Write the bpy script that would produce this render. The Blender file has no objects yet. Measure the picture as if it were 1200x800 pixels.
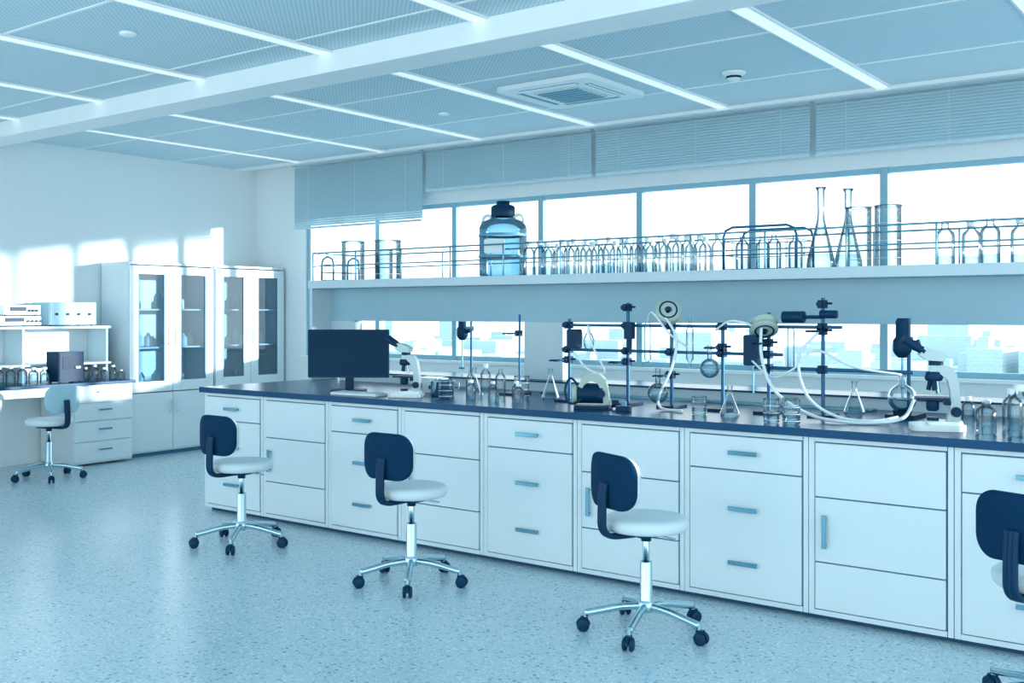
import bpy, math, random
from mathutils import Matrix, Vector
random.seed(7)
pi=math.pi
scene=bpy.context.scene

# ---------------------------------------------------------------- materials
def lin(c):
    return tuple(((x/255)/12.92 if x/255<=0.04045 else (((x/255)+0.055)/1.055)**2.4) for x in c)+(1,)
def new(name):
    m=bpy.data.materials.new(name); m.use_nodes=True
    return m, m.node_tree.nodes, m.node_tree.links, m.node_tree.nodes['Principled BSDF']
def mat(name,c,rough=.5,metal=0,emis=0,spec=.5,var=0.04,scale=6):
    m,n,l,b=new(name)
    col=lin(c)
    b.inputs['Roughness'].default_value=rough
    b.inputs['Metallic'].default_value=metal
    b.inputs['Specular IOR Level'].default_value=spec
    tc=n.new('ShaderNodeTexCoord'); nz=n.new('ShaderNodeTexNoise'); nz.inputs['Scale'].default_value=scale
    nz.inputs['Detail'].default_value=3
    l.new(tc.outputs['Object'],nz.inputs['Vector'])
    mx=n.new('ShaderNodeMix'); mx.data_type='RGBA'
    mx.inputs['A'].default_value=tuple(x*(1-var) for x in col[:3])+(1,)
    mx.inputs['B'].default_value=tuple(min(1,x*(1+var)) for x in col[:3])+(1,)
    l.new(nz.outputs['Fac'],mx.inputs['Factor']); l.new(mx.outputs['Result'],b.inputs['Base Color'])
    if emis:
        b.inputs['Emission Color'].default_value=col; b.inputs['Emission Strength'].default_value=emis
    return m
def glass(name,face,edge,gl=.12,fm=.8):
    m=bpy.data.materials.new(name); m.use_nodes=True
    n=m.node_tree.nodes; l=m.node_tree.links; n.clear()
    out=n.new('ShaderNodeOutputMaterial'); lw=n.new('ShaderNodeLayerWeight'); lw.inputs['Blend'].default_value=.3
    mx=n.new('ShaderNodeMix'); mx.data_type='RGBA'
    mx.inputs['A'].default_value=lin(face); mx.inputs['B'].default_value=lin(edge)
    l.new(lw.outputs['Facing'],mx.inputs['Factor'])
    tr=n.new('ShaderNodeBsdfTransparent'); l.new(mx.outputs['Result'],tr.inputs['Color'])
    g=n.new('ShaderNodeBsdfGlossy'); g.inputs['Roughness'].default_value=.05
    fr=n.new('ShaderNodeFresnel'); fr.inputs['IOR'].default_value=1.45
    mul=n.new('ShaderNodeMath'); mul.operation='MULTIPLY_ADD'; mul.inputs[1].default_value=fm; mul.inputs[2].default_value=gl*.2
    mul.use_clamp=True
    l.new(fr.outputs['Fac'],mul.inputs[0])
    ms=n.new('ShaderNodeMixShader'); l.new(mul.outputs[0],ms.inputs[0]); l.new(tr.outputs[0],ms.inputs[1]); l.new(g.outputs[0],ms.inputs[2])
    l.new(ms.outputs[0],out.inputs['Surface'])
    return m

WALL=mat('wall_paint',(234,243,246),.7,scale=2,var=.015)
CAB=mat('cabinet_lacquer',(220,233,239),.32,scale=3,var=.02)
CABDK=mat('cabinet_gap',(50,118,155),.6)
COUNTER=mat('epoxy_worktop',(2,72,112),.25,scale=20,var=.15,spec=.2)
KICK=mat('toe_kick',(14,80,118),.5)
WHITE=mat('white_plastic',(238,246,248),.35)
CREAM=mat('cream_plastic',(194,213,216),.4)
BEIGE=mat('beige_enamel',(172,192,184),.35)
DARK=mat('dark_blue_plastic',(0,52,84),.45,spec=.2)
NAVY=mat('navy_upholstery',(0,50,82),.7,scale=60,var=.1,spec=.12)
MID=mat('mid_blue_plastic',(84,148,175),.5)
SEAT=mat('seat_vinyl',(214,229,235),.42)
CHROME=mat('brushed_metal',(186,213,224),.18,1,scale=30)
STEEL=mat('steel_rod',(112,165,186),.25,1)
RODS=mat('blue_steel_rod',(28,98,138),.35,.3)
FRAME=mat('window_frame_paint',(145,188,206),.5)
SHELF=mat('shelf_laminate',(203,223,232),.5)
SHELFP=mat('shelf_panel_paint',(164,202,218),.55)
BLIND=mat('blind_slat',(182,212,224),.55)
BLINDR=mat('blind_rail',(196,221,230),.5)
STRIP=mat('luminous_strip',(236,246,249),.4,emis=.5)
BEAM=mat('beam_paint',(240,247,249),.6)
SCREEN=mat('screen_glass',(0,48,76),.35,spec=.1)
RUBBER=mat('tubing_silicone',(230,242,246),.3)
PAPER=mat('paper',(228,240,243),.8)
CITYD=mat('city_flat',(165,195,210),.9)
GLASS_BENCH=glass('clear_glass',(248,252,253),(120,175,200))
GLASS_SHELF=glass('clear_glass_edge_shade',(243,249,251),(50,116,150))  # same clear glass; edge shade painted darker to read against bright windows
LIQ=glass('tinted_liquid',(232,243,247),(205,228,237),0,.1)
PANE=glass('window_pane',(252,254,254),(235,246,249),.0)
CABGL=glass('cabinet_door_glass',(190,217,229),(150,191,210),.25)
PLAST=glass('translucent_plastic',(168,204,219),(70,136,168),.1)
GLASS=GLASS_SHELF

def floor_mat():
    m,n,l,b=new('terrazzo')
    tc=n.new('ShaderNodeTexCoord')
    def vor(scale,lo,hi):
        v=n.new('ShaderNodeTexVoronoi'); v.inputs['Scale'].default_value=scale
        l.new(tc.outputs['Object'],v.inputs['Vector'])
        s=n.new('ShaderNodeSeparateColor'); l.new(v.outputs['Color'],s.inputs[0])
        gt=n.new('ShaderNodeMath'); gt.operation='GREATER_THAN'; gt.inputs[1].default_value=lo; l.new(s.outputs[0],gt.inputs[0])
        lt=n.new('ShaderNodeMath'); lt.operation='LESS_THAN'; lt.inputs[1].default_value=hi; l.new(v.outputs['Distance'],lt.inputs[0])
        mu=n.new('ShaderNodeMath'); mu.operation='MULTIPLY'; l.new(gt.outputs[0],mu.inputs[0]); l.new(lt.outputs[0],mu.inputs[1])
        return mu
    nz=n.new('ShaderNodeTexNoise'); nz.inputs['Scale'].default_value=1.3; l.new(tc.outputs['Object'],nz.inputs['Vector'])
    base=n.new('ShaderNodeMix'); base.data_type='RGBA'; base.inputs['A'].default_value=lin((186,210,222)); base.inputs['B'].default_value=lin((196,218,228))
    l.new(nz.outputs['Fac'],base.inputs['Factor'])
    prev=base
    for sc,lo,hi,c in ((45,.75,.42,(150,186,204)),(70,.75,.45,(224,237,242)),(34,.88,.3,(108,156,182)),(90,.82,.4,(134,174,196))):
        v=vor(sc,lo,hi); mx=n.new('ShaderNodeMix'); mx.data_type='RGBA'; mx.inputs['B'].default_value=lin(c)
        l.new(v.outputs[0],mx.inputs['Factor']); l.new(prev.outputs['Result'],mx.inputs['A']); prev=mx
    l.new(prev.outputs['Result'],b.inputs['Base Color'])
    b.inputs['Roughness'].default_value=.24
    return m
FLOOR=floor_mat()
def ceil_mat():
    m,n,l,b=new('perforated_ceiling_panel')
    tc=n.new('ShaderNodeTexCoord'); sp=n.new('ShaderNodeSeparateXYZ'); l.new(tc.outputs['Object'],sp.inputs[0])
    outs=[]
    for ax in ('X','Y'):
        a=n.new('ShaderNodeMath'); a.operation='MULTIPLY'; a.inputs[1].default_value=2*pi/.034; l.new(sp.outputs[ax],a.inputs[0])
        s=n.new('ShaderNodeMath'); s.operation='SINE'; l.new(a.outputs[0],s.inputs[0]); outs.append(s)
    mu=n.new('ShaderNodeMath'); mu.operation='MULTIPLY'; l.new(outs[0].outputs[0],mu.inputs[0]); l.new(outs[1].outputs[0],mu.inputs[1])
    gt=n.new('ShaderNodeMath'); gt.operation='GREATER_THAN'; gt.inputs[1].default_value=.35; l.new(mu.outputs[0],gt.inputs[0])
    mx=n.new('ShaderNodeMix'); mx.data_type='RGBA'; mx.inputs['A'].default_value=lin((208,228,236)); mx.inputs['B'].default_value=lin((164,199,215))
    l.new(gt.outputs[0],mx.inputs['Factor']); l.new(mx.outputs['Result'],b.inputs['Base Color'])
    b.inputs['Roughness'].default_value=.6
    return m
CEIL=ceil_mat()
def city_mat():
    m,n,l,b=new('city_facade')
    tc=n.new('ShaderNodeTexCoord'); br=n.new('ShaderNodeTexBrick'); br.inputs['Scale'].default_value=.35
    br.inputs['Color1'].default_value=lin((130,165,184)); br.inputs['Color2'].default_value=lin((155,184,199)); br.inputs['Mortar'].default_value=lin((180,203,214))  # distant haze put into the pale, greyed facade colours
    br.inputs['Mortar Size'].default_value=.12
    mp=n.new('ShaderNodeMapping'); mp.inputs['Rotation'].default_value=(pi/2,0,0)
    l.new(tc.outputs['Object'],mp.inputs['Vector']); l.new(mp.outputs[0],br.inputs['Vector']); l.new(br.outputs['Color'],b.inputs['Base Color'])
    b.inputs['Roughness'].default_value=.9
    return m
CITY=city_mat()

# ---------------------------------------------------------------- mesh builder
class MB:
    def __init__(s): s.v=[];s.f=[];s.m=[];s.s=[];s.mats=[];s.M=Matrix()
    def add(s,vs,fs,mt,smooth=False):
        if mt not in s.mats: s.mats.append(mt)
        k=s.mats.index(mt); o=len(s.v)
        s.v+= [tuple(s.M@Vector(p)) for p in vs]
        for f in fs: s.f.append(tuple(o+i for i in f)); s.m.append(k); s.s.append(smooth)
    def box(s,x0,x1,y0,y1,z0,z1,mt):
        vs=[(x0,y0,z0),(x1,y0,z0),(x1,y1,z0),(x0,y1,z0),(x0,y0,z1),(x1,y0,z1),(x1,y1,z1),(x0,y1,z1)]
        s.add(vs,[(0,3,2,1),(4,5,6,7),(0,1,5,4),(1,2,6,5),(2,3,7,6),(3,0,4,7)],mt)
    def prism(s,poly,a,b,mt,plane='xy',smooth=False):
        def P(u,v,w): return {'xy':(u,v,w),'xz':(u,w,v),'yz':(w,u,v)}[plane]
        n=len(poly); lo=[P(u,v,a) for u,v in poly]; hi=[P(u,v,b) for u,v in poly]
        s.add(lo+hi,[(i,(i+1)%n,n+(i+1)%n,n+i) for i in range(n)],mt,smooth)
        s.add(lo,[tuple(range(n))],mt); s.add(hi,[tuple(range(n))],mt)
    def rrect(s,cx,cy,w,h,r,a,b,mt,plane='xy',k=5):
        s.prism(rr(w,h,r,k,cx,cy),a,b,mt,plane,True)
    def lathe(s,prof,mt,c=(0,0,0),seg=24,axis=None,smooth=True):
        R=Matrix()
        if axis is not None: R=Vector((0,0,1)).rotation_difference(Vector(axis).normalized()).to_matrix().to_4x4()
        vs=[];idx=[]
        for r,z in prof:
            if r<1e-5: idx.append([len(vs)]); vs.append((0,0,z))
            else:
                idx.append(list(range(len(vs),len(vs)+seg)))
                vs+=[(r*math.cos(2*pi*i/seg),r*math.sin(2*pi*i/seg),z) for i in range(seg)]
        fs=[]
        for A,B in zip(idx[:-1],idx[1:]):
            for i in range(seg):
                j=(i+1)%seg
                if len(A)==1 and len(B)==1: continue
                if len(A)==1: fs.append((A[0],B[j],B[i]))
                elif len(B)==1: fs.append((A[i],A[j],B[0]))
                else: fs.append((A[i],A[j],B[j],B[i]))
        vs=[tuple((R@Vector(p))+Vector(c)) for p in vs]
        s.add(vs,fs,mt,smooth)
    def cyl(s,p0,p1,r0,mt,r1=None,seg=16):
        p0=Vector(p0);p1=Vector(p1); r1=r0 if r1 is None else r1; L=(p1-p0).length
        ax=(p1-p0)
        s.lathe([(r0,0),(r1,L)],mt,p0,seg,ax)
        s.lathe([(0,0),(r0,0)],mt,p0,seg,ax,False); s.lathe([(r1,L),(0,L)],mt,p0,seg,ax,False)
    def tube(s,pts,r,mt,seg=8,closed=False,sub=0):
        P=[Vector(p) for p in pts]
        if sub:
            Q=[];n=len(P)
            rng=range(n if closed else n-1)
            for i in rng:
                if closed: a,b,c,d=P[(i-1)%n],P[i],P[(i+1)%n],P[(i+2)%n]
                else: a,b,c,d=P[max(i-1,0)],P[i],P[i+1],P[min(i+2,n-1)]
                for k in range(sub):
                    t=k/sub
                    Q.append(.5*((2*b)+(c-a)*t+(2*a-5*b+4*c-d)*t*t+(3*b-a-3*c+d)*t**3))
            if not closed: Q.append(P[-1])
            P=Q
        n=len(P); vs=[];up=None
        for i in range(n):
            if closed: t=(P[(i+1)%n]-P[i-1])
            else: t=P[min(i+1,n-1)]-P[max(i-1,0)]
            if t.length<1e-9: t=Vector((0,0,1))
            t.normalize()
            if up is None: up=t.orthogonal().normalized()
            up=(up-t*up.dot(t))
            up=up.normalized() if up.length>1e-6 else t.orthogonal().normalized()
            w=t.cross(up)
            vs+=[tuple(P[i]+(up*math.cos(2*pi*k/seg)+w*math.sin(2*pi*k/seg))*r) for k in range(seg)]
        fs=[]
        for i in range(n if closed else n-1):
            j=(i+1)%n
            for k in range(seg):
                q=(k+1)%seg; fs.append((i*seg+k,i*seg+q,j*seg+q,j*seg+k))
        if not closed: fs+=[tuple(range(seg)),tuple(range((n-1)*seg,n*seg))]
        s.add(vs,fs,mt,True)
    def pad(s,w,h,r,layers,mt,curv,cz,k=8):
        base=rr(w,h,r,k,0,0); n=len(base)
        rings=[(sc,y) for sc,y in [(.02,layers[0][1]),(.5,layers[0][1])]+layers+[(.5,layers[-1][1]),(.02,layers[-1][1])]]
        vs=[]
        for sc,y in rings:
            vs+=[(u*sc,y+curv*(u*sc)**2,cz+v*sc) for u,v in base]
        fs=[]
        for a in range(len(rings)-1):
            for i in range(n):
                j=(i+1)%n; fs.append((a*n+i,a*n+j,(a+1)*n+j,(a+1)*n+i))
        fs+=[tuple(range(n)),tuple(range((len(rings)-1)*n,len(rings)*n))]
        s.add(vs,fs,mt,True)
    def obj(s,name,loc=(0,0,0),rz=0,bevel=0):
        me=bpy.data.meshes.new(name); me.from_pydata(s.v,[],s.f)
        for mt in s.mats: me.materials.append(mt)
        for p,k,sm in zip(me.polygons,s.m,s.s): p.material_index=k; p.use_smooth=sm
        import bmesh
        bm=bmesh.new(); bm.from_mesh(me); bmesh.ops.recalc_face_normals(bm,faces=bm.faces); bm.to_mesh(me); bm.free()
        return place(name,me,loc,rz,bevel)
def place(name,me,loc,rz=0,bevel=0):
    o=bpy.data.objects.new(name,me); o.location=loc; o.rotation_euler=(0,0,rz)
    scene.collection.objects.link(o)
    if bevel:
        b=o.modifiers.new('bevel','BEVEL'); b.width=bevel; b.segments=2; b.limit_method='ANGLE'; b.angle_limit=math.radians(50)
    return o
def rr(w,h,r,k,cx,cy):
    out=[]
    for (sx,sy,a0) in ((1,1,0),(-1,1,90),(-1,-1,180),(1,-1,270)):
        for i in range(k+1):
            a=math.radians(a0+90*i/k)
            out.append((cx+sx*(w/2-r)+r*math.cos(a),cy+sy*(h/2-r)+r*math.sin(a)))
    return out

# the corner loop above walks each quadrant with its own centre
def rr(w,h,r,k,cx,cy):
    out=[]
    for (sx,sy,a0) in ((1,1,0),(-1,1,90),(-1,-1,180),(1,-1,270)):
        for i in range(k+1):
            a=math.radians(a0+90*i/k)
            out.append((cx+sx*(w/2-r)+r*math.cos(a),cy+sy*(h/2-r)+r*math.sin(a)))
    return out

# ---------------------------------------------------------------- room shell
XL=-10.05; XR=3.0; YN=-3.0; YW=8.3; ZC=3.2
b=MB(); b.box(XL-.15,XR,YN,YW+.2,-.1,0,FLOOR); b.obj('floor')
b=MB(); b.box(XL-.15,XL,YN,YW+.2,0,ZC+.1,WALL); b.obj('wall_left')
b=MB()
b.box(XL,XR,YW,YW+.2,0,1.0,WALL); b.box(XL,XR,YW,YW+.2,2.64,ZC+.1,WALL)
b.box(XL,-9.19,YW,YW+.2,1.0,2.64,WALL)
b.obj('wall_back')
b=MB(); b.box(-9.22,XR,YW-.06,YW+.02,.975,1.005,WHITE); b.obj('trim_1',bevel=.004)
b=MB(); b.box(XL+.002,XL+.015,YN,YW,0,.09,WHITE); b.obj('baseboard_left')
b=MB(); b.box(XL,XR,YW-.015,YW-.001,0,.09,WHITE); b.obj('baseboard_back')
xs=[-9.16+1.1*i for i in range(12)]
for i in range(11):
    x0,x1=xs[i],xs[i+1]
    if x1>XR+.2: break
    b=MB(); w=.03
    b.box(x0-w,x0+w,YW+.03,YW+.12,1.0,2.64,FRAME)
    b.box(x0+w,x1-w,YW+.04,YW+.11,1.0,1.05,FRAME); b.box(x0+w,x1-w,YW+.04,YW+.11,2.6,2.64,FRAME)
    b.add([(x0+w,YW+.075,1.05),(x1-w,YW+.075,1.05),(x1-w,YW+.075,2.6),(x0+w,YW+.075,2.6)],[(0,1,2,3)],PANE)
    b.obj('window_%d'%(i+1))
b=MB(); b.box(XL-.15,XR,YN,8.02,ZC,ZC+.1,CEIL)
for y in (.9,2.05,3.25,4.42,6.0,7.15):
    b.box(XL,XR,y-.010,y+.010,ZC-.006,ZC,BEAM)
b.box(XL,XR,7.95,8.03,ZC-.03,ZC+.1,BEAM)
b.box(XL,XR,8.03,YW,ZC+.06,ZC+.1,BEAM)
b.obj('ceiling')
b=MB(); b.box(XL,XR,4.72,5.0,3.06,3.2,BEAM); b.obj('trim_2',bevel=.006)
for x in (-8.93,-7.64,-6.34,-5.04,-3.75,-2.45,-1.15,.15,1.45):
    for (y0,y1) in ((YN,4.72),(5.0,7.95)):
        b=MB(); w=.048
        b.box(x-w,x+w,y0,y1,ZC-.010,ZC-.001,STRIP); b.box(x-w-.012,x-w,y0,y1,ZC-.016,ZC-.001,BEAM); b.box(x+w,x+w+.012,y0,y1,ZC-.016,ZC-.001,BEAM)
        b.obj('ceiling_light_strip')
def blind(x0,x1,zb):
    b=MB(); yc=8.13
    b.box(x0,x1,yc-.04,yc+.04,ZC-.03,ZC+.05,BLINDR)
    z=ZC-.05; L=x1-x0
    while z>zb+.03:
        dy=.006; b.add([(x0,yc-dy,z-.02),(x1,yc-dy,z-.02),(x1,yc+dy,z+.003),(x0,yc+dy,z+.003),(x0,yc-dy+.003,z-.021),(x1,yc-dy+.003,z-.021),(x1,yc+dy+.003,z+.002),(x0,yc+dy+.003,z+.002)],
            [(0,1,2,3),(4,5,6,7),(0,1,5,4),(2,3,7,6)],BLIND)
        z-=.024
    b.box(x0,x1,yc-.014,yc+.014,zb,zb+.022,BLINDR)
    for f in (.12,.5,.88):
        b.box(x0+L*f-.002,x0+L*f+.002,yc-.009,yc-.0075,zb,ZC-.03,WHITE)
    b.obj('venetian_blind')
blind(-9.18,-7.22,2.45)
for x0 in (-7.17,-5.10,-3.03,-.96,1.1): blind(x0,min(x0+2.02,XR-.02),2.75)

# ceiling cassette AC
b=MB()
b.rrect(0,0,.84,.84,.05,-.035,-.001,WHITE); b.rrect(0,0,.42,.42,.02,-.045,-.034,CREAM)
for k in range(7): b.box(-.18,.18,-.19+k*.06,-.165+k*.06,-.05,-.044,MID)
for a in range(4):
    b.M=Matrix.Rotation(a*pi/2,4,'Z'); b.box(-.25,.25,.28,.33,-.037,-.034,MID); b.box(-.25,.25,.31,.32,-.045,-.036,WHITE)
b.M=Matrix(); b.obj('ceiling_air_conditioner',(-4.40,6.66,ZC))
def detector(x,y,big):
    b=MB(); r=.085 if big else .05
    b.lathe([(0,-.001),(r,-.001),(r,-.015),(r*.85,-.022)]+([(r*.6,-.03),(r*.6,-.05),(r*.4,-.062),(0,-.065)] if big else [(0,-.024)]),WHITE)
    if big: b.lathe([(r*.63,-.032),(r*.63,-.048)],DARK)
    b.obj('smoke_detector' if big else 'ceiling_sensor',(x,y,ZC))
detector(-3.15,6.85,True); detector(-5.65,3.68,False); detector(-5.77,6.77,False)

# ---------------------------------------------------------------- main lab bench
W=.675; X0=-6.61; YF=4.96; N=12
X1=X0+N*W
b=MB()
b.box(X0+.02,X1,YF+.05,7.5,0,.08,KICK)
b.box(X0,X1,YF+.018,7.55,.05,.895,CAB)
ZB=.03
for i in range(N):
    x0=X0+i*W; x1=x0+W
    b.box(x0,x0+.028,YF,YF+.018,ZB,.895,CAB); b.box(x1-.028,x1-.0035,YF,YF+.018,ZB,.895,CAB)
    b.box(x1-.0035,x1,YF+.008,YF+.018,ZB,.895,CABDK)
    b.box(x0+.028,x1-.0315,YF,YF+.018,.872,.895,CAB); b.box(x0+.028,x1-.0315,YF,YF+.018,ZB,.055,CAB)
    b.box(x0+.028,x1-.0315,YF+.012,YF+.0181,.055,.872,CABDK)
    a0,a1=x0+.034,x1-.037
    if i%2==0: seams=[(.697,.866),(.061,.690)]
    else: seams=[(.607,.866),(.292,.600),(.061,.285)]
    for z0,z1 in seams: b.box(a0,a1,YF-.006,YF+.014,z0,z1,CAB)
    if i%2==0:
        xc=(x0+x1)/2
        for z in (.785,.50,.225):
            b.box(xc-.078,xc+.078,YF-.034,YF-.024,z-.011,z+.011,STEEL)
            for q in (-.07,.06): b.box(xc+q,xc+q+.01,YF-.026,YF-.005,z-.006,z+.006,STEEL)
    else:
        xc=x0+.085
        b.box(xc-.011,xc+.011,YF-.034,YF-.024,.36,.52,STEEL)
        for q in (.37,.50): b.box(xc-.006,xc+.006,YF-.026,YF-.005,q,q+.01,STEEL)
b.box(X0-.012,X0,YF+.02,7.55,.03,.895,CAB)
b.box(X0-.03,X1,YF-.03,7.58,.895,.935,COUNTER)
b.box(X0+.25,X1,6.12,6.40,.935,1.0,SHELF); b.box(X0+.25,X1,6.10,6.42,1.0,1.012,COUNTER)
b.box(-4.2,-1.9,5.96,6.06,.935,.947,STEEL); 
b.obj('laboratory_bench',bevel=.0025)

# reagent shelf with its supports
ZS=1.765
b=MB()
b.box(X0+.02,X1,5.98,6.54,1.70,ZS,SHELF)
b.box(X0+.04,X1,6.22,6.30,1.43,1.70,SHELFP)
b.box(X0+.02,X0+.05,6.0,6.5,.9355,1.70,SHELF)
for xa,xb in ((X0+.05,-6.28),(-4.52,-4.18),(-.9,-.6),(.9,1.2)):
    b.box(xa,xb,6.215,6.305,1.0125,1.43,SHELF)
def rail(y):
    b.tube([(X0+.05,y,ZS+.23),(X1-.02,y,ZS+.23)],.006,STEEL); b.tube([(X0+.05,y,ZS+.12),(X1-.02,y,ZS+.12)],.005,STEEL)
    x=X0+.05
    while x<X1: b.tube([(x,y,ZS),(x,y,ZS+.23)],.006,STEEL); x+=.5
rail(6.01); rail(6.51)
b.tube([(X0+.05,6.01,ZS+.23),(X0+.05,6.51,ZS+.23)],.006,STEEL)
b.obj('reagent_shelf',bevel=.002)

# ---------------------------------------------------------------- chairs
def chair_mesh(shell):
    b=MB()
    for k in range(5):
        a=2*pi*k/5+.35
        b.M=Matrix.Rotation(a,4,'Z')
        b.tube([(.02,0,.125),(.12,0,.118),(.22,0,.098),(.285,0,.085)],.0175,CHROME,10,sub=4)
        b.cyl((.285,0,.05),(.285,0,.098),.011,CHROME)
        for sy in (-1,1):
            b.lathe([(0,-.009),(.024,-.009),(.030,-.005),(.030,.005),(.024,.009),(0,.009)],DARK,(.295,sy*.016,.0305),18,(0,1,0))
        b.prism([(.295+.034*math.cos(t),.0305+.034*math.sin(t)) for t in [pi*j/8 for j in range(9)]],-.006,.006,DARK,'xz')
        b.box(.273,.307,-.012,.012,.048,.068,DARK)
    b.M=Matrix.Identity(4)
    b.lathe([(0,.1),(.036,.1),(.040,.11),(.040,.14),(.032,.15),(.029,.155),(.029,.33),(.024,.338),(.0165,.34),(.0165,.455)],CHROME,seg=24)
    b.lathe([(.0,.43),(.024,.43),(.026,.47),(0,.47)],DARK)
    b.rrect(0,0,.17,.17,.03,.462,.484,DARK)
    b.cyl((.05,0,.472),(.17,.04,.462),.005,CHROME,seg=8)
    b.lathe([(0,.484),(.17,.484),(.186,.488),(.196,.500),(.199,.518),(.195,.534),(.182,.545),(.15,.549),(0,.55)],SEAT,seg=48)
    for dx,r_ in ((0,.0135),(.016,.0125),(-.016,.0125)):
        b.tube([(dx,.0,.468),(dx,-.14,.468),(dx,-.21,.475),(dx,-.245,.51),(dx,-.25,.57),(dx,-.245,.68),(dx,-.238,.72)],r_,DARK,10,sub=5)
    b.pad(.345,.25,.085,[(.93,-.232),(.99,-.228),(1,-.218),(1,-.208)],shell,1.1,.725)
    b.pad(.33,.235,.08,[(1,-.209),(1,-.190),(.97,-.175),(.88,-.168)],SEAT,1.1,.725)
    return b
c0=chair_mesh(NAVY); o=c0.obj('swivel_lab_stool',(-5.43,4.36,0),.0)
me=o.data
for (x,y,rz) in ((-3.90,4.30,.0),(-2.42,4.30,-.42),(-.71,4.28,-.36)): place('swivel_lab_stool',me,(x,y,0),rz)
c1=chair_mesh(SHELFP); c1.obj('swivel_lab_stool',(-8.98,5.05,0),pi/2+.15)

# ---------------------------------------------------------------- tall glazed cabinets
def tall_cabinet(y0,y1):
    b=MB(); xb,xf=-10.03,-9.54; H=2.0; t=.02
    b.box(xb,xf,y0,y0+t,.04,H,CAB); b.box(xb,xf,y1-t,y1,.04,H,CAB)
    b.box(xb,xb+t,y0+t,y1-t,.04,H,CAB)
    b.box(xb,xf+.005,y0-.0,y1+.0,H,H+.025,CAB); b.box(xb,xf,y0+t,y1-t,.04,.07,CAB); b.box(xb,xf-.03,y0,y1,0,.04,CABDK)
    for z in (.72,1.12,1.52): b.box(xb+t,xf-.03,y0+t,y1-t,z,z+.018,SHELF)
    ym=(y0+y1)/2
    for k,(a,c) in enumerate(((y0+.004,ym-.003),(ym+.003,y1-.004))):
        b.box(xf,xf+.02,a,c,.06,.66,CAB)
        s=.10
        b.box(xf,xf+.02,a,a+s,.67,1.985,CAB); b.box(xf,xf+.02,c-s,c,.67,1.985,CAB)
        b.box(xf,xf+.02,a+s,c-s,.67,.78,CAB); b.box(xf,xf+.02,a+s,c-s,1.90,1.985,CAB)
        b.add([(xf+.01,a+s,.78),(xf+.01,c-s,.78),(xf+.01,c-s,1.9),(xf+.01,a+s,1.9)],[(0,1,2,3)],CABGL)
        for q in (a+s,c-s-.008): b.box(xf+.012,xf+.022,q,q+.008,.78,1.90,MID)
        hy=(c-.04) if k==0 else (a+.04)
        for z0,z1 in ((1.15,1.33),(.44,.58)):
            b.cyl((xf+.045,hy,z0),(xf+.045,hy,z1),.006,CHROME,seg=8)
            b.cyl((xf+.02,hy,z0+.015),(xf+.045,hy,z0+.015),.004,CHROME,seg=8); b.cyl((xf+.02,hy,z1-.015),(xf+.045,hy,z1-.015),.004,CHROME,seg=8)
    for z in (.738,1.138,1.538):
        y=y0+.12
        while y<y1-.1:
            h=random.uniform(.1,.2); r=random.uniform(.028,.045)
            if random.random()<.55: b.lathe([(0,z),(r,z),(r,z+h*.7),(r*.4,z+h*.85),(r*.4,z+h),(0,z+h)],random.choice([BLIND,WHITE,CREAM,SHELFP]),(-9.75+random.uniform(-.08,.08),y,0),12)
            y+=.11
    b.obj('glass_door_cabinet',bevel=.002)
tall_cabinet(6.22,7.26); tall_cabinet(7.29,8.27)

# ---------------------------------------------------------------- left wall bench
b=MB()
b.box(-10.03,-9.36,2.6,6.19,.79,.82,COUNTER)
b.box(-10.0,-9.45,2.65,5.5,.70,.79,CAB)
for y0,y1 in ((5.54,6.18),(2.7,3.3)):
    b.box(-10.0,-9.42,y0,y1,.02,.79,CAB)
    for z0,z1 in ((.62,.78),(.44,.61),(.24,.43),(.04,.23)):
        b.box(-9.421,-9.40,y0+.008,y1-.008,z0,z1,CAB)
        yc=(y0+y1)/2; zz=(z0+z1)/2+.02
        b.box(-9.375,-9.367,yc-.07,yc+.07,zz-.008,zz+.008,STEEL)
        for q in (-.06,.05): b.box(-9.40,-9.37,yc+q,yc+q+.01,zz-.004,zz+.004,STEEL)
b.obj('wall_workbench',bevel=.002)
b=MB()
b.box(-10.045,-9.66,2.6,6.10,1.34,1.365,SHELF); b.box(-10.045,-9.66,2.6,6.10,.98,1.0,SHELF)
for y in (2.62,4.1,5.2,6.08): b.box(-10.045,-9.70,y-.012,y+.012,.8205,1.34,SHELF)
b.obj('bench_shelf_rack',bevel=.002)

def instrument(name,x,y,z,w,d,h,body,front,rz=0,knobs=3,scr=False):
    b=MB()
    b.box(-d/2,d/2,-w/2,w/2,.012,h,body)
    b.box(d/2,d/2+.006,-w/2+.008,w/2-.008,.02,h-.008,front)
    for q in (-1,1):
        for p in (-1,1): b.cyl((p*(d/2-.03),q*(w/2-.03),0),(p*(d/2-.03),q*(w/2-.03),.013),.012,DARK,seg=10)
    if scr: b.box(d/2+.006,d/2+.009,-w*.35,w*.1,h*.45,h*.85,SCREEN)
    for k in range(knobs): 
        yy=w*(.18+.1*k) if scr else -w*.35+k*w*.7/max(1,knobs-1)
        b.cyl((d/2+.005,yy,h*.5),(d/2+.022,yy,h*.5),.012,DARK if front!=DARK else WHITE,seg=12)
    for k in range(6): b.box(-d*.3+k*.04,-d*.3+k*.04+.012,-w*.3,w*.3,h,h+.002,MID)
    b.obj(name,(x,y,z),rz,bevel=.003)
instrument('bench_power_supply',-9.84,5.70,1.366,.50,.30,.235,SHELFP,SHELFP,0,4)
instrument('signal_analyzer',-9.84,5.16,1.366,.42,.30,.10,WHITE,WHITE,0,4,True)
instrument('signal_analyzer',-9.84,5.19,1.469,.36,.28,.10,WHITE,CREAM,0,3,True)
instrument('centrifuge_controller',-9.52,5.52,.821,.26,.22,.30,DARK,DARK,0,2,True)

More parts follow.
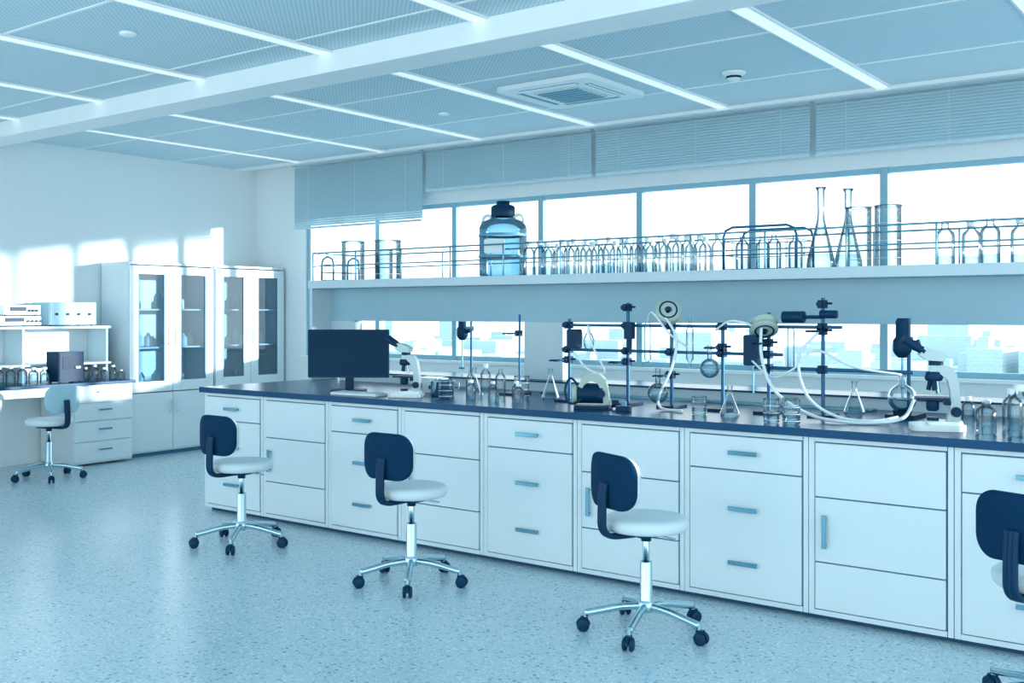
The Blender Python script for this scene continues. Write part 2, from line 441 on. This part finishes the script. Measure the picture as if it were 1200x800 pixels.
# ---------------------------------------------------------------- glassware
def bottle(b,r,h,c=(0,0,0),cap=None,liq=.45,seg=20,m=None):
    m=m or GLASS
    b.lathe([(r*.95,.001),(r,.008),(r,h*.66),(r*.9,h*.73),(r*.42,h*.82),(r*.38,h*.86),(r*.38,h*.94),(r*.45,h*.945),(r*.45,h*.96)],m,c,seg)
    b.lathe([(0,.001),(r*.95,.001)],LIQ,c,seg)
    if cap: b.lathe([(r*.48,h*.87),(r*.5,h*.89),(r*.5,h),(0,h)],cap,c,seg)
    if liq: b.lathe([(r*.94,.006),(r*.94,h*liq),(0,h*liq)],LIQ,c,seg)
def beaker(b,r,h,c=(0,0,0),liq=0,seg=24):
    b.lathe([(r*.93,.002),(r,.012),(r,h*.96),(r*1.06,h),(r*1.05,h*1.0),(r*.98,h*.955)],GLASS,c,seg)
    b.lathe([(0,.002),(r*.93,.002)],LIQ,c,seg)
    for k in range(1,6): b.lathe([(r*1.004,h*.14*k),(r*1.004,h*.14*k+.002)],WHITE,c,seg) if k%2 else None
    if liq: b.lathe([(r*.93,.008),(r*.95,h*liq),(0,h*liq)],LIQ,c,seg)
def erlen(b,r,h,c=(0,0,0),liq=.2,seg=24):
    b.lathe([(r*.95,.002),(r,.012),(r*.97,h*.08),(r*.28,h*.68),(r*.25,h*.72),(r*.25,h*.95),(r*.34,h)],GLASS,c,seg)
    b.lathe([(0,.002),(r*.95,.002)],LIQ,c,seg)
    if liq: b.lathe([(r*.93,.006),(r*.92,h*.08),(r*.75,h*liq),(0,h*liq)],LIQ,c,seg)
def roundflask(b,r,neck,c,liq=.4,seg=24):
    pr=[(r*math.sin(a),r-r*math.cos(a)) for a in [pi*k/14 for k in range(13)]]
    pr=[p for p in pr if not (p[1]>r and p[0]<r*.25)]
    pr+=[(r*.25,2*r),(r*.25,2*r+neck),(r*.33,2*r+neck+.004)]
    b.lathe(pr,GLASS,c,seg)
    if liq:
        q=[(.94*r*math.sin(a),r-.94*r*math.cos(a)) for a in [pi*k/14 for k in range(8)]]
        b.lathe(q+[(0,q[-1][1])],LIQ,c,seg)
ZT=.936
def ob(name,fn,loc,*a,**k):
    b=MB(); fn(b,*a,**k); return b.obj(name,loc)
ZR=ZS+.001
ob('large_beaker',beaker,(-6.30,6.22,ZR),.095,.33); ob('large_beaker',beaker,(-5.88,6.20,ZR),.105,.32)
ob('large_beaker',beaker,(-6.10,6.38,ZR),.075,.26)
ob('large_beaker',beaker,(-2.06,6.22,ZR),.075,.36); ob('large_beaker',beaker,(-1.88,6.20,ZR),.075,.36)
def tallflask(b,liq=.12):
    h=.5; b.lathe([(.08,.002),(.086,.012),(.084,.05),(.045,h*.42),(.024,h*.6),(.02,h*.7),(.022,h*.95),(.034,h),(.030,h),(.018,h*.95),(.016,h*.7),(.02,h*.6),(.041,h*.42)],GLASS,(0,0,0),28)
    b.lathe([(0,.002),(.08,.002)],LIQ)
    b.lathe([(.08,.006),(.080,.05),(.07,h*liq+.03),(0,h*liq+.03)],LIQ)
ob('erlenmeyer_flask',tallflask,(-2.30,6.25,ZR)); ob('erlenmeyer_flask',tallflask,(-2.19,6.42,ZR))
# carboy
b=MB()
b.lathe([(0,0),(.165,0),(.178,.012),(.18,.03),(.18,.30),(.176,.32),(.18,.34),(.178,.37),(.155,.41),(.10,.435),(.085,.445),(.08,.47)],PLAST,seg=40)
b.lathe([(.181,.14),(.184,.145),(.184,.155),(.181,.16)],MID,seg=40)
b.lathe([(.181,.30),(.183,.305),(.183,.315),(.181,.32)],MID,seg=40)
b.lathe([(.088,.45),(.091,.455),(.091,.52),(.075,.535),(.05,.54),(.05,.565),(0,.565)],DARK,seg=28)
for s_ in (-1,1): b.tube([(s_*.085,0,.44),(s_*.12,0,.462),(s_*.155,0,.445),(s_*.168,0,.39)],.012,WHITE,8,sub=4)
b.rrect(0,.22,.16,.10,.01,-.186,-.183,PAPER,'xz')
b.obj('plastic_carboy',(-4.72,6.22,ZR),.3)
b=MB()
for row,y in ((0,6.13),(1,6.30)):
    for k in range(15):
        x=-4.42+k*.098+row*.04+random.uniform(-.006,.006)
        bottle(b,.042,random.choice([.235,.25,.25]),(x,y,0),None if random.random()<.25 else WHITE,random.choice([0,0,.25,.3]),16,GLASS_BENCH)
b.obj('glass_bottle_collection',(0,0,ZR))
for x,y,h,cap in ((-1.55,6.15,.25,None),(-1.44,6.28,.25,WHITE),(-1.31,6.13,.26,None),(-1.17,6.20,.25,WHITE),(-1.03,6.13,.25,None),(-.85,6.2,.25,WHITE)):
    ob('reagent_bottle',bottle,(x,y,ZR),.052,h,cap=cap,liq=.2)
def basket(x0,x1,y0,y1,h,loc,M2=STEEL):
    b=MB(); w=x1-x0; n=max(3,int(w/.055))
    for y in (y0,y1):
        for z in (.006,h*.35,h*.68): b.tube([(x0+.01,y,z),(x1-.01,y,z)],.003,M2,6)
        b.tube([(x0,y,.006),(x0,y,h-.06),(x0+.015,y,h-.02),(x0+.06,y,h),(x1-.06,y,h),(x1-.015,y,h-.02),(x1,y,h-.06),(x1,y,.006)],.008,M2,8)
        for k in range(1,n): b.tube([(x0+w*k/n,y,.006),(x0+w*k/n,y,h*.68)],.0025,M2,5)
    for k in range(n+1): b.tube([(x0+w*k/n,y0,.006),(x0+w*k/n,y1,.006)],.0025,M2,5)
    for x in (x0,x1):
        for z in (.006,h*.35,h*.68): b.tube([(x,y0,z),(x,y1,z)],.003,M2,6)
    b.obj('wire_basket',loc)
basket(-.24,.24,-.14,.14,.27,(-2.64,6.25,ZR),RODS)
basket(-.07,.07,-.15,.15,.2,(-6.48,6.25,ZR))
for x,y in ((-2.79,6.2),(-2.69,6.28),(-2.58,6.2),(-2.48,6.3)): ob('reagent_bottle',bottle,(x,y,ZR+.01),.045,.22,liq=.3)
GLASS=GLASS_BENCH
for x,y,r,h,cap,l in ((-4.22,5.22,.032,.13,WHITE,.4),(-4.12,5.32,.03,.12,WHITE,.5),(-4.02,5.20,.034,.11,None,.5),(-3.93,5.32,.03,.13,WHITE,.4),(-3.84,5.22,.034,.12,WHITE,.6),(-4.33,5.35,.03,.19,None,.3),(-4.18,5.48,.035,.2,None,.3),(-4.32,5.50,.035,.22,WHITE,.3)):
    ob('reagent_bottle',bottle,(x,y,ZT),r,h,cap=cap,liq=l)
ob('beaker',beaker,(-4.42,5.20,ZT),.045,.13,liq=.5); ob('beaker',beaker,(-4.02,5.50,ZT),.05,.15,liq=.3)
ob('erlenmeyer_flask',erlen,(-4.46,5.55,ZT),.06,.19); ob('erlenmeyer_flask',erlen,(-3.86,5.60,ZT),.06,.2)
b=MB(); b.lathe([(0,0),(.075,0),(.08,.01),(.08,.10),(.084,.104),(.078,.104),(.074,.012),(0,.012)],CHROME,seg=32)
b.tube([(.08,0,.085),(.11,0,.09),(.11,0,.05),(.08,0,.045)],.004,CHROME,8,sub=4); b.obj('steel_pot',(-4.58,5.36,ZT),.6)
b=MB(); b.rrect(0,0,.20,.14,.02,0,.10,CREAM); b.rrect(0,0,.17,.11,.015,.10,.106,CHROME); b.cyl((-.05,-.07,.04),(-.05,-.085,.04),.014,DARK); b.cyl((.05,-.07,.04),(.05,-.085,.04),.014,DARK)
b.obj('hotplate_stirrer',(-4.88,5.60,ZT))
for x,y,r,h,cap,l in ((-1.13,5.20,.046,.16,None,.4),(-.98,5.16,.05,.24,WHITE,.4),(-.88,5.32,.05,.25,WHITE,.4),(-1.30,5.60,.03,.14,WHITE,.5),(-1.20,5.56,.03,.13,WHITE,.5),(-.80,5.18,.05,.2,None,.4),(-1.06,5.42,.045,.2,WHITE,.3)):
    ob('reagent_bottle',bottle,(x,y,ZT),r,h,cap=cap,liq=l)
for x,y in ((-2.12,5.06),(-2.01,5.06),(-2.06,5.16)): ob('beaker',beaker,(x,y,ZT),.04,.125,liq=.35)
ob('beaker',beaker,(-2.62,5.25,ZT),.04,.1,liq=.4)
ob('erlenmeyer_flask',erlen,(-2.47,5.32,ZT),.055,.16)
ob('erlenmeyer_flask',erlen,(-1.95,5.82,ZT),.06,.18)
for k,(y,h,cap) in enumerate(((5.72,.14,WHITE),(5.82,.16,WHITE),(5.92,.13,WHITE),(6.02,.15,WHITE),(6.11,.10,WHITE))):
    ob('reagent_bottle',bottle,(-9.50,y,.821),.035,h,cap=cap,liq=.5)
for y,h in ((4.86,.18),(4.97,.18),(5.08,.18),(5.19,.16),(5.30,.16)): ob('reagent_bottle',bottle,(-9.50,y,.821),.045,h,cap=WHITE,liq=.6)

# ---------------------------------------------------------------- monitor, keyboard
b=MB()
b.rrect(0,.24+.03,.585,.345,.008,-.02,.0,DARK,'xz'); b.rrect(0,.275,.565,.32,.003,-.0215,-.0195,SCREEN,'xz')
b.rrect(0,.26,.32,.2,.03,0,.025,DARK,'xz')
b.rrect(0,.1,.06,.2,.01,.02,.035,DARK,'xz'); b.rrect(0,.0,.24,.17,.03,.0,.012,DARK)
b.obj('computer_monitor',(-5.41,5.30,ZT),math.radians(34),bevel=.001)
b=MB(); b.rrect(0,0,.40,.14,.012,0,.014,WHITE)
for r_ in range(5):
    for k in range(14): b.box(-.19+k*.0273,-.167+k*.0273,-.06+r_*.024,-.04+r_*.024,.014,.019,CREAM)
b.obj('keyboard',(-5.11,5.10,ZT),.1)

# ---------------------------------------------------------------- microscopes
def microscope(loc,rz,s=1):
    b=MB(); b.M=Matrix.Scale(s,4)
    b.rrect(0,0,.25,.19,.05,0,.028,WHITE); b.rrect(.03,0,.16,.13,.03,.028,.045,WHITE)
    prof=[(.04,.04),(.10,.04),(.105,.10),(.098,.2),(.085,.27),(.06,.305),(.0,.315),(-.03,.31),(-.035,.275),(.01,.27),(.045,.24),(.058,.18),(.055,.10)]
    b.prism(prof,-.028,.028,CREAM,'xz')
    b.rrect(-.02,0,.15,.13,.01,.145,.157,DARK); b.box(.03,.06,-.03,.03,.12,.145,DARK)
    b.cyl((-.02,0,.045),(-.02,0,.06),.028,DARK); b.lathe([(.022,.09),(.03,.10),(.03,.14),(0,.14)],DARK,(-.02,0,0))
    b.lathe([(0,.235),(.036,.235),(.042,.25),(.036,.28),(0,.28)],DARK,(-.015,0,0))
    for k in range(3):
        a=2*pi*k/3+.5; b.cyl((-.015+.016*math.cos(a),.016*math.sin(a),.24),(-.015+.026*math.cos(a),.026*math.sin(a),.175 if k==0 else .19),.011,DARK if k else CHROME,seg=12)
    for sy in (-1,1):
        b.cyl((.08,sy*.028,.09),(.08,sy*.05,.09),.024,DARK); b.cyl((.08,sy*.05,.09),(.08,sy*.06,.09),.013,DARK)
    b.cyl((-.005,0,.31),(-.005,0,.335),.034,DARK)
    b.prism([(.03,.33),(.035,.365),(-.02,.39),(-.06,.40),(-.085,.36),(-.05,.335)],-.045,.045,CREAM,'xz')
    for sy in (-1,1):
        b.cyl((-.06,sy*.03,.375),(-.10,sy*.031,.402),.018,DARK); b.cyl((-.09,sy*.031,.395),(-.155,sy*.032,.438),.021,DARK)
    b.M=Matrix.Identity(4); b.obj('binocular_microscope',loc,rz,bevel=.003)
microscope((-1.36,5.25,ZT),math.radians(22),1.0); microscope((-4.74,5.18,ZT),math.radians(24),.90)

# ---------------------------------------------------------------- lattice stand rig
b=MB(); yr=5.55
rods=[(-3.68,1.46),(-3.25,1.56),(-2.95,1.46),(-2.62,1.44),(-2.34,1.50),(-2.03,1.58)]
for x,h in rods: 
    b.cyl((x,yr,.936),(x,yr,h),.0105,RODS,seg=10)
    b.rrect(x,yr,.12,.18,.01,.936,.95,DARK)
for z,xa,xb in ((1.42,-3.72,-1.92),(1.265,-3.72,-2.25),(1.19,-2.42,-1.55)):
    b.cyl((xa,yr-.018,z),(xb,yr-.018,z),.009,RODS,seg=10)
def boss(x,y,z):
    b.rrect(x,y-.008,.044,.05,.008,z-.022,z+.022,DARK)
    b.cyl((x,y-.03,z),(x,y-.055,z),.006,DARK,seg=8); b.cyl((x,y-.05,z),(x,y-.064,z),.016,DARK,seg=10)
    b.cyl((x+.015,y,z+.004),(x+.05,y,z+.004),.006,DARK,seg=8)
for x,h in rods:
    boss(x,yr,1.42)
    if x<-2.3: boss(x,yr,1.265)
for x in (-2.34,-2.03): boss(x,yr,1.19)
boss(-3.25,yr,1.53); boss(-2.03,yr,1.545)
def clamp(x,z,L=.13,dx=0):
    b.cyl((x,yr-.02,z),(x+dx,yr-L,z),.006,RODS,seg=8)
    for q in (-1,1): b.tube([(x+dx,yr-L,z),(x+dx+q*.022,yr-L-.02,z),(x+dx+q*.026,yr-L-.05,z),(x+dx+q*.014,yr-L-.07,z)],.006,DARK,6,sub=3)
    boss(x,yr,z)
for x,z in ((-2.95,1.13),(-2.62,1.30),(-2.34,1.33),(-3.68,1.2),(-2.03,1.40),(-3.25,1.20)): clamp(x,z)
b.rrect(-2.40,1.29,.08,.17,.012,yr-.12,yr-.03,DARK,'xz'); b.cyl((-2.40,yr-.075,1.23),(-2.40,yr-.075,1.05),.005,STEEL,seg=8)
b.rrect(-3.60,1.335,.07,.12,.012,yr-.10,yr-.03,DARK,'xz')
b.cyl((-3.21,yr-.05,1.44),(-3.21,yr-.05,1.34),.034,DARK); b.cyl((-3.21,yr-.05,1.34),(-3.21,yr-.05,1.27),.016,DARK)
b.cyl((-2.24,yr-.04,1.475),(-2.12,yr-.04,1.475),.032,DARK); b.cyl((-2.03,yr-.04,1.49),(-1.94,yr-.04,1.49),.022,DARK)
b.cyl((-2.12,yr-.04,1.475),(-2.03,yr-.02,1.475),.01,DARK)
roundflask(b,.055,.07,(-2.62,yr-.17,1.13)); roundflask(b,.06,.08,(-2.95,yr-.17,.97))
b.lathe([(.008,0),(.008,.03),(.022,.05),(.022,.22),(.008,.24),(.008,.29)],GLASS,(-2.80,yr-.06,1.18),16)
b.lathe([(.006,0),(.006,.05),(.03,.09),(.036,.13),(.02,.17),(.01,.18),(.01,.22)],GLASS,(-3.47,yr-.10,1.2),16)
b.lathe([(.006,-.02),(.02,0),(.02,.2),(.014,.22)],GLASS,(-3.08,yr-.06,1.22),14)
b.lathe([(.006,-.02),(.02,0),(.02,.2),(.014,.22)],GLASS,(-2.18,yr-.08,1.2),14)
b.obj('retort_stand_lattice')
def reel(loc,rz,tilt,r=.07):
    b=MB(); b.M=Matrix.Rotation(tilt,4,'X')
    b.lathe([(.022,-.035),(r*.55,-.035),(r,-.028),(r*1.02,-.018),(r*.82,-.012),(r*.82,.012),(r*1.02,.018),(r,.028),(r*.5,.035),(.022,.035),(.022,-.035)],BEIGE,seg=32,axis=(0,1,0))
    b.cyl((0,-.05,0),(0,.06,0),.012,DARK); b.lathe([(.045,-.037),(.05,-.042),(.055,-.037)],DARK,seg=24,axis=(0,1,0))
    b.cyl((0,0,-r*.8),(0,0,-r-.03),.01,DARK)
    b.M=Matrix.Identity(4); b.obj('tubing_reel',loc,rz)
reel((-2.95,5.50,1.505),.6,-.35,.078); reel((-2.33,5.46,1.425),.5,.9,.075)
b=MB()
def hose(pts,r=.0065): b.tube(pts,r,RUBBER,8,sub=8)
hose([(-2.33,5.42,1.42),(-2.30,5.36,1.25),(-2.2,5.30,1.08),(-2.0,5.27,.97),(-1.8,5.24,.946),(-1.66,5.30,.946),(-1.56,5.4,.97),(-1.54,5.5,1.05)],.009)
hose([(-2.03,5.50,1.40),(-2.10,5.38,1.26),(-2.02,5.30,1.06),(-1.85,5.28,.965),(-1.7,5.36,.947),(-1.62,5.5,.96)],.008)
hose([(-2.95,5.46,1.48),(-2.84,5.40,1.35),(-2.86,5.38,1.18),(-2.93,5.36,1.02),(-2.9,5.33,.95),(-2.75,5.3,.946)],.008)
hose([(-2.62,5.46,1.40),(-2.52,5.42,1.45),(-2.42,5.42,1.44),(-2.34,5.44,1.40)])
hose([(-3.47,5.44,1.42),(-3.40,5.38,1.30),(-3.30,5.36,1.14),(-3.40,5.32,1.16),(-3.50,5.34,1.25)])
hose([(-3.08,5.49,1.44),(-3.02,5.44,1.50),(-2.9,5.42,1.38),(-2.80,5.46,1.30)])
hose([(-2.40,5.44,1.24),(-2.25,5.38,1.15),(-2.12,5.36,1.2),(-2.0,5.36,1.3),(-1.8,5.36,1.22),(-1.6,5.5,1.18)])
b.obj('silicone_tubing')
# vacuum pump
b=MB()
b.rrect(0,0,.22,.13,.02,0,.02,DARK)
b.cyl((-.09,0,.085),(.06,0,.085),.055,DARK,seg=24)
b.lathe([(0,0),(.05,0),(.06,.012),(.06,.03),(0,.035)],BEIGE,(-.09,0,.085),24,(-1,0,0))
b.prism([(-.085,.13),(-.06,.19),(-.01,.21),(.04,.205),(.075,.17),(.085,.12),(.10,.03),(.065,.03),(.055,.10),(.03,.15),(-.01,.165),(-.045,.145),(-.06,.12)],-.04,.04,BEIGE,'xz')
b.cyl((.05,-.03,.09),(.05,-.06,.09),.025,DARK); b.cyl((.11,0,.03),(.15,0,.03),.022,DARK)
b.tube([(-.09,-.02,.14),(-.13,-.04,.18),(-.16,-.04,.12),(-.15,-.04,.05),(-.11,-.05,.03),(-.06,-.07,.06)],.007,DARK,8,sub=6)
b.obj('vacuum_pump',(-3.28,5.20,ZT),math.radians(25),bevel=.003)
b=MB(); b.rrect(0,0,.09,.06,.015,0,.03,DARK); b.cyl((0,0,.03),(0,0,.055),.018,MID); b.obj('foot_clamp',(-3.05,5.16,ZT),.4)
def stirrer(x,y,s,flask):
    b=MB()
    b.rrect(0,.06,.16,.24,.02,0,.02,DARK); b.cyl((0,.12,.02),(0,.12,.58*s),.010,RODS)
    b.box(-.02,.02,.02,.13,.43*s,.47*s,DARK)
    b.lathe([(0,.35*s),(.02,.35*s),(.038,.37*s),(.048,.39*s),(.048,.45*s),(.034,.47*s),(.034,.56*s),(.026,.58*s),(0,.58*s)],DARK)
    b.cyl((.03,0,.42*s),(.09,0,.44*s),.018,DARK)
    b.cyl((0,0,.10),(0,0,.36*s),.006,STEEL,seg=8); b.cyl((-.03,0,.10),(.03,0,.10),.008,STEEL,seg=8)
    if flask:
        roundflask(b,.075,.07,(0,0,.03)); b.lathe([(.04,0),(.045,.02),(.05,.04)],DARK,(0,0,.0))
    b.obj('overhead_stirrer',(x,y,.936))
stirrer(-1.66,5.72,.92,True); stirrer(-5.55,6.75,.95,False)
b=MB(); b.rrect(0,0,.14,.2,.01,0,.015,DARK); b.cyl((0,.05,.015),(0,.05,.55),.008,RODS); b.rrect(0,.04,.04,.05,.008,.40,.44,DARK); b.cyl((0,.03,.42),(.02,-.08,.42),.006,RODS)
for q in (-1,1): b.tube([(.02,-.08,.42),(.02+q*.03,-.10,.42),(.02+q*.02,-.14,.42)],.005,DARK,6,sub=3)
b.obj('retort_stand',(-4.28,5.78,ZT))

# ---------------------------------------------------------------- city outside
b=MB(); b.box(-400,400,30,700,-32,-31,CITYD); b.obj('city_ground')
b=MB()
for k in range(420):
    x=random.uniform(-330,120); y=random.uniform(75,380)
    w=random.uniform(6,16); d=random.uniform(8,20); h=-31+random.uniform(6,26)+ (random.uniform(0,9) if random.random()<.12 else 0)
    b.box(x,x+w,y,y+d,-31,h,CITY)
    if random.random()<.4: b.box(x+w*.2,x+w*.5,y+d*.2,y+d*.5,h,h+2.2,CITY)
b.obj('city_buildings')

# ---------------------------------------------------------------- lights / world / camera
w=bpy.data.worlds.new('sky'); scene.world=w; w.use_nodes=True
n=w.node_tree.nodes; l=w.node_tree.links; bg=n['Background']
tc=n.new('ShaderNodeTexCoord'); sp=n.new('ShaderNodeSeparateXYZ'); l.new(tc.outputs['Generated'],sp.inputs[0])
rp=n.new('ShaderNodeValToRGB'); l.new(sp.outputs['Z'],rp.inputs[0])
rp.color_ramp.elements[0].position=0; rp.color_ramp.elements[0].color=(.82,.97,1,1)
rp.color_ramp.elements[1].position=.6; rp.color_ramp.elements[1].color=(.74,.95,1,1)
l.new(rp.outputs[0],bg.inputs['Color']); bg.inputs['Strength'].default_value=2.4
sd=bpy.data.lights.new('sun','SUN'); sd.energy=7.5; sd.angle=.03; sd.color=(.98,.99,1)
so=bpy.data.objects.new('sun',sd); scene.collection.objects.link(so)
el=math.radians(5); dv=Vector((-.86*math.cos(el),-.5*math.cos(el),-math.sin(el)))
so.rotation_euler=dv.to_track_quat('-Z','Y').to_euler(); so.location=(10,15,6)

cam=bpy.data.cameras.new('camera'); co=bpy.data.objects.new('camera',cam); scene.collection.objects.link(co)
co.location=(0,0,1.5); co.rotation_euler=(pi/2,0,math.radians(36.7)); cam.sensor_width=36; cam.lens=36*1222/1200; cam.shift_y=-34/1200
cam.clip_end=2000
scene.camera=co
scene.view_settings.view_transform='Standard'
scene.view_settings.look='None'
scene.cycles.transparent_max_bounces=32
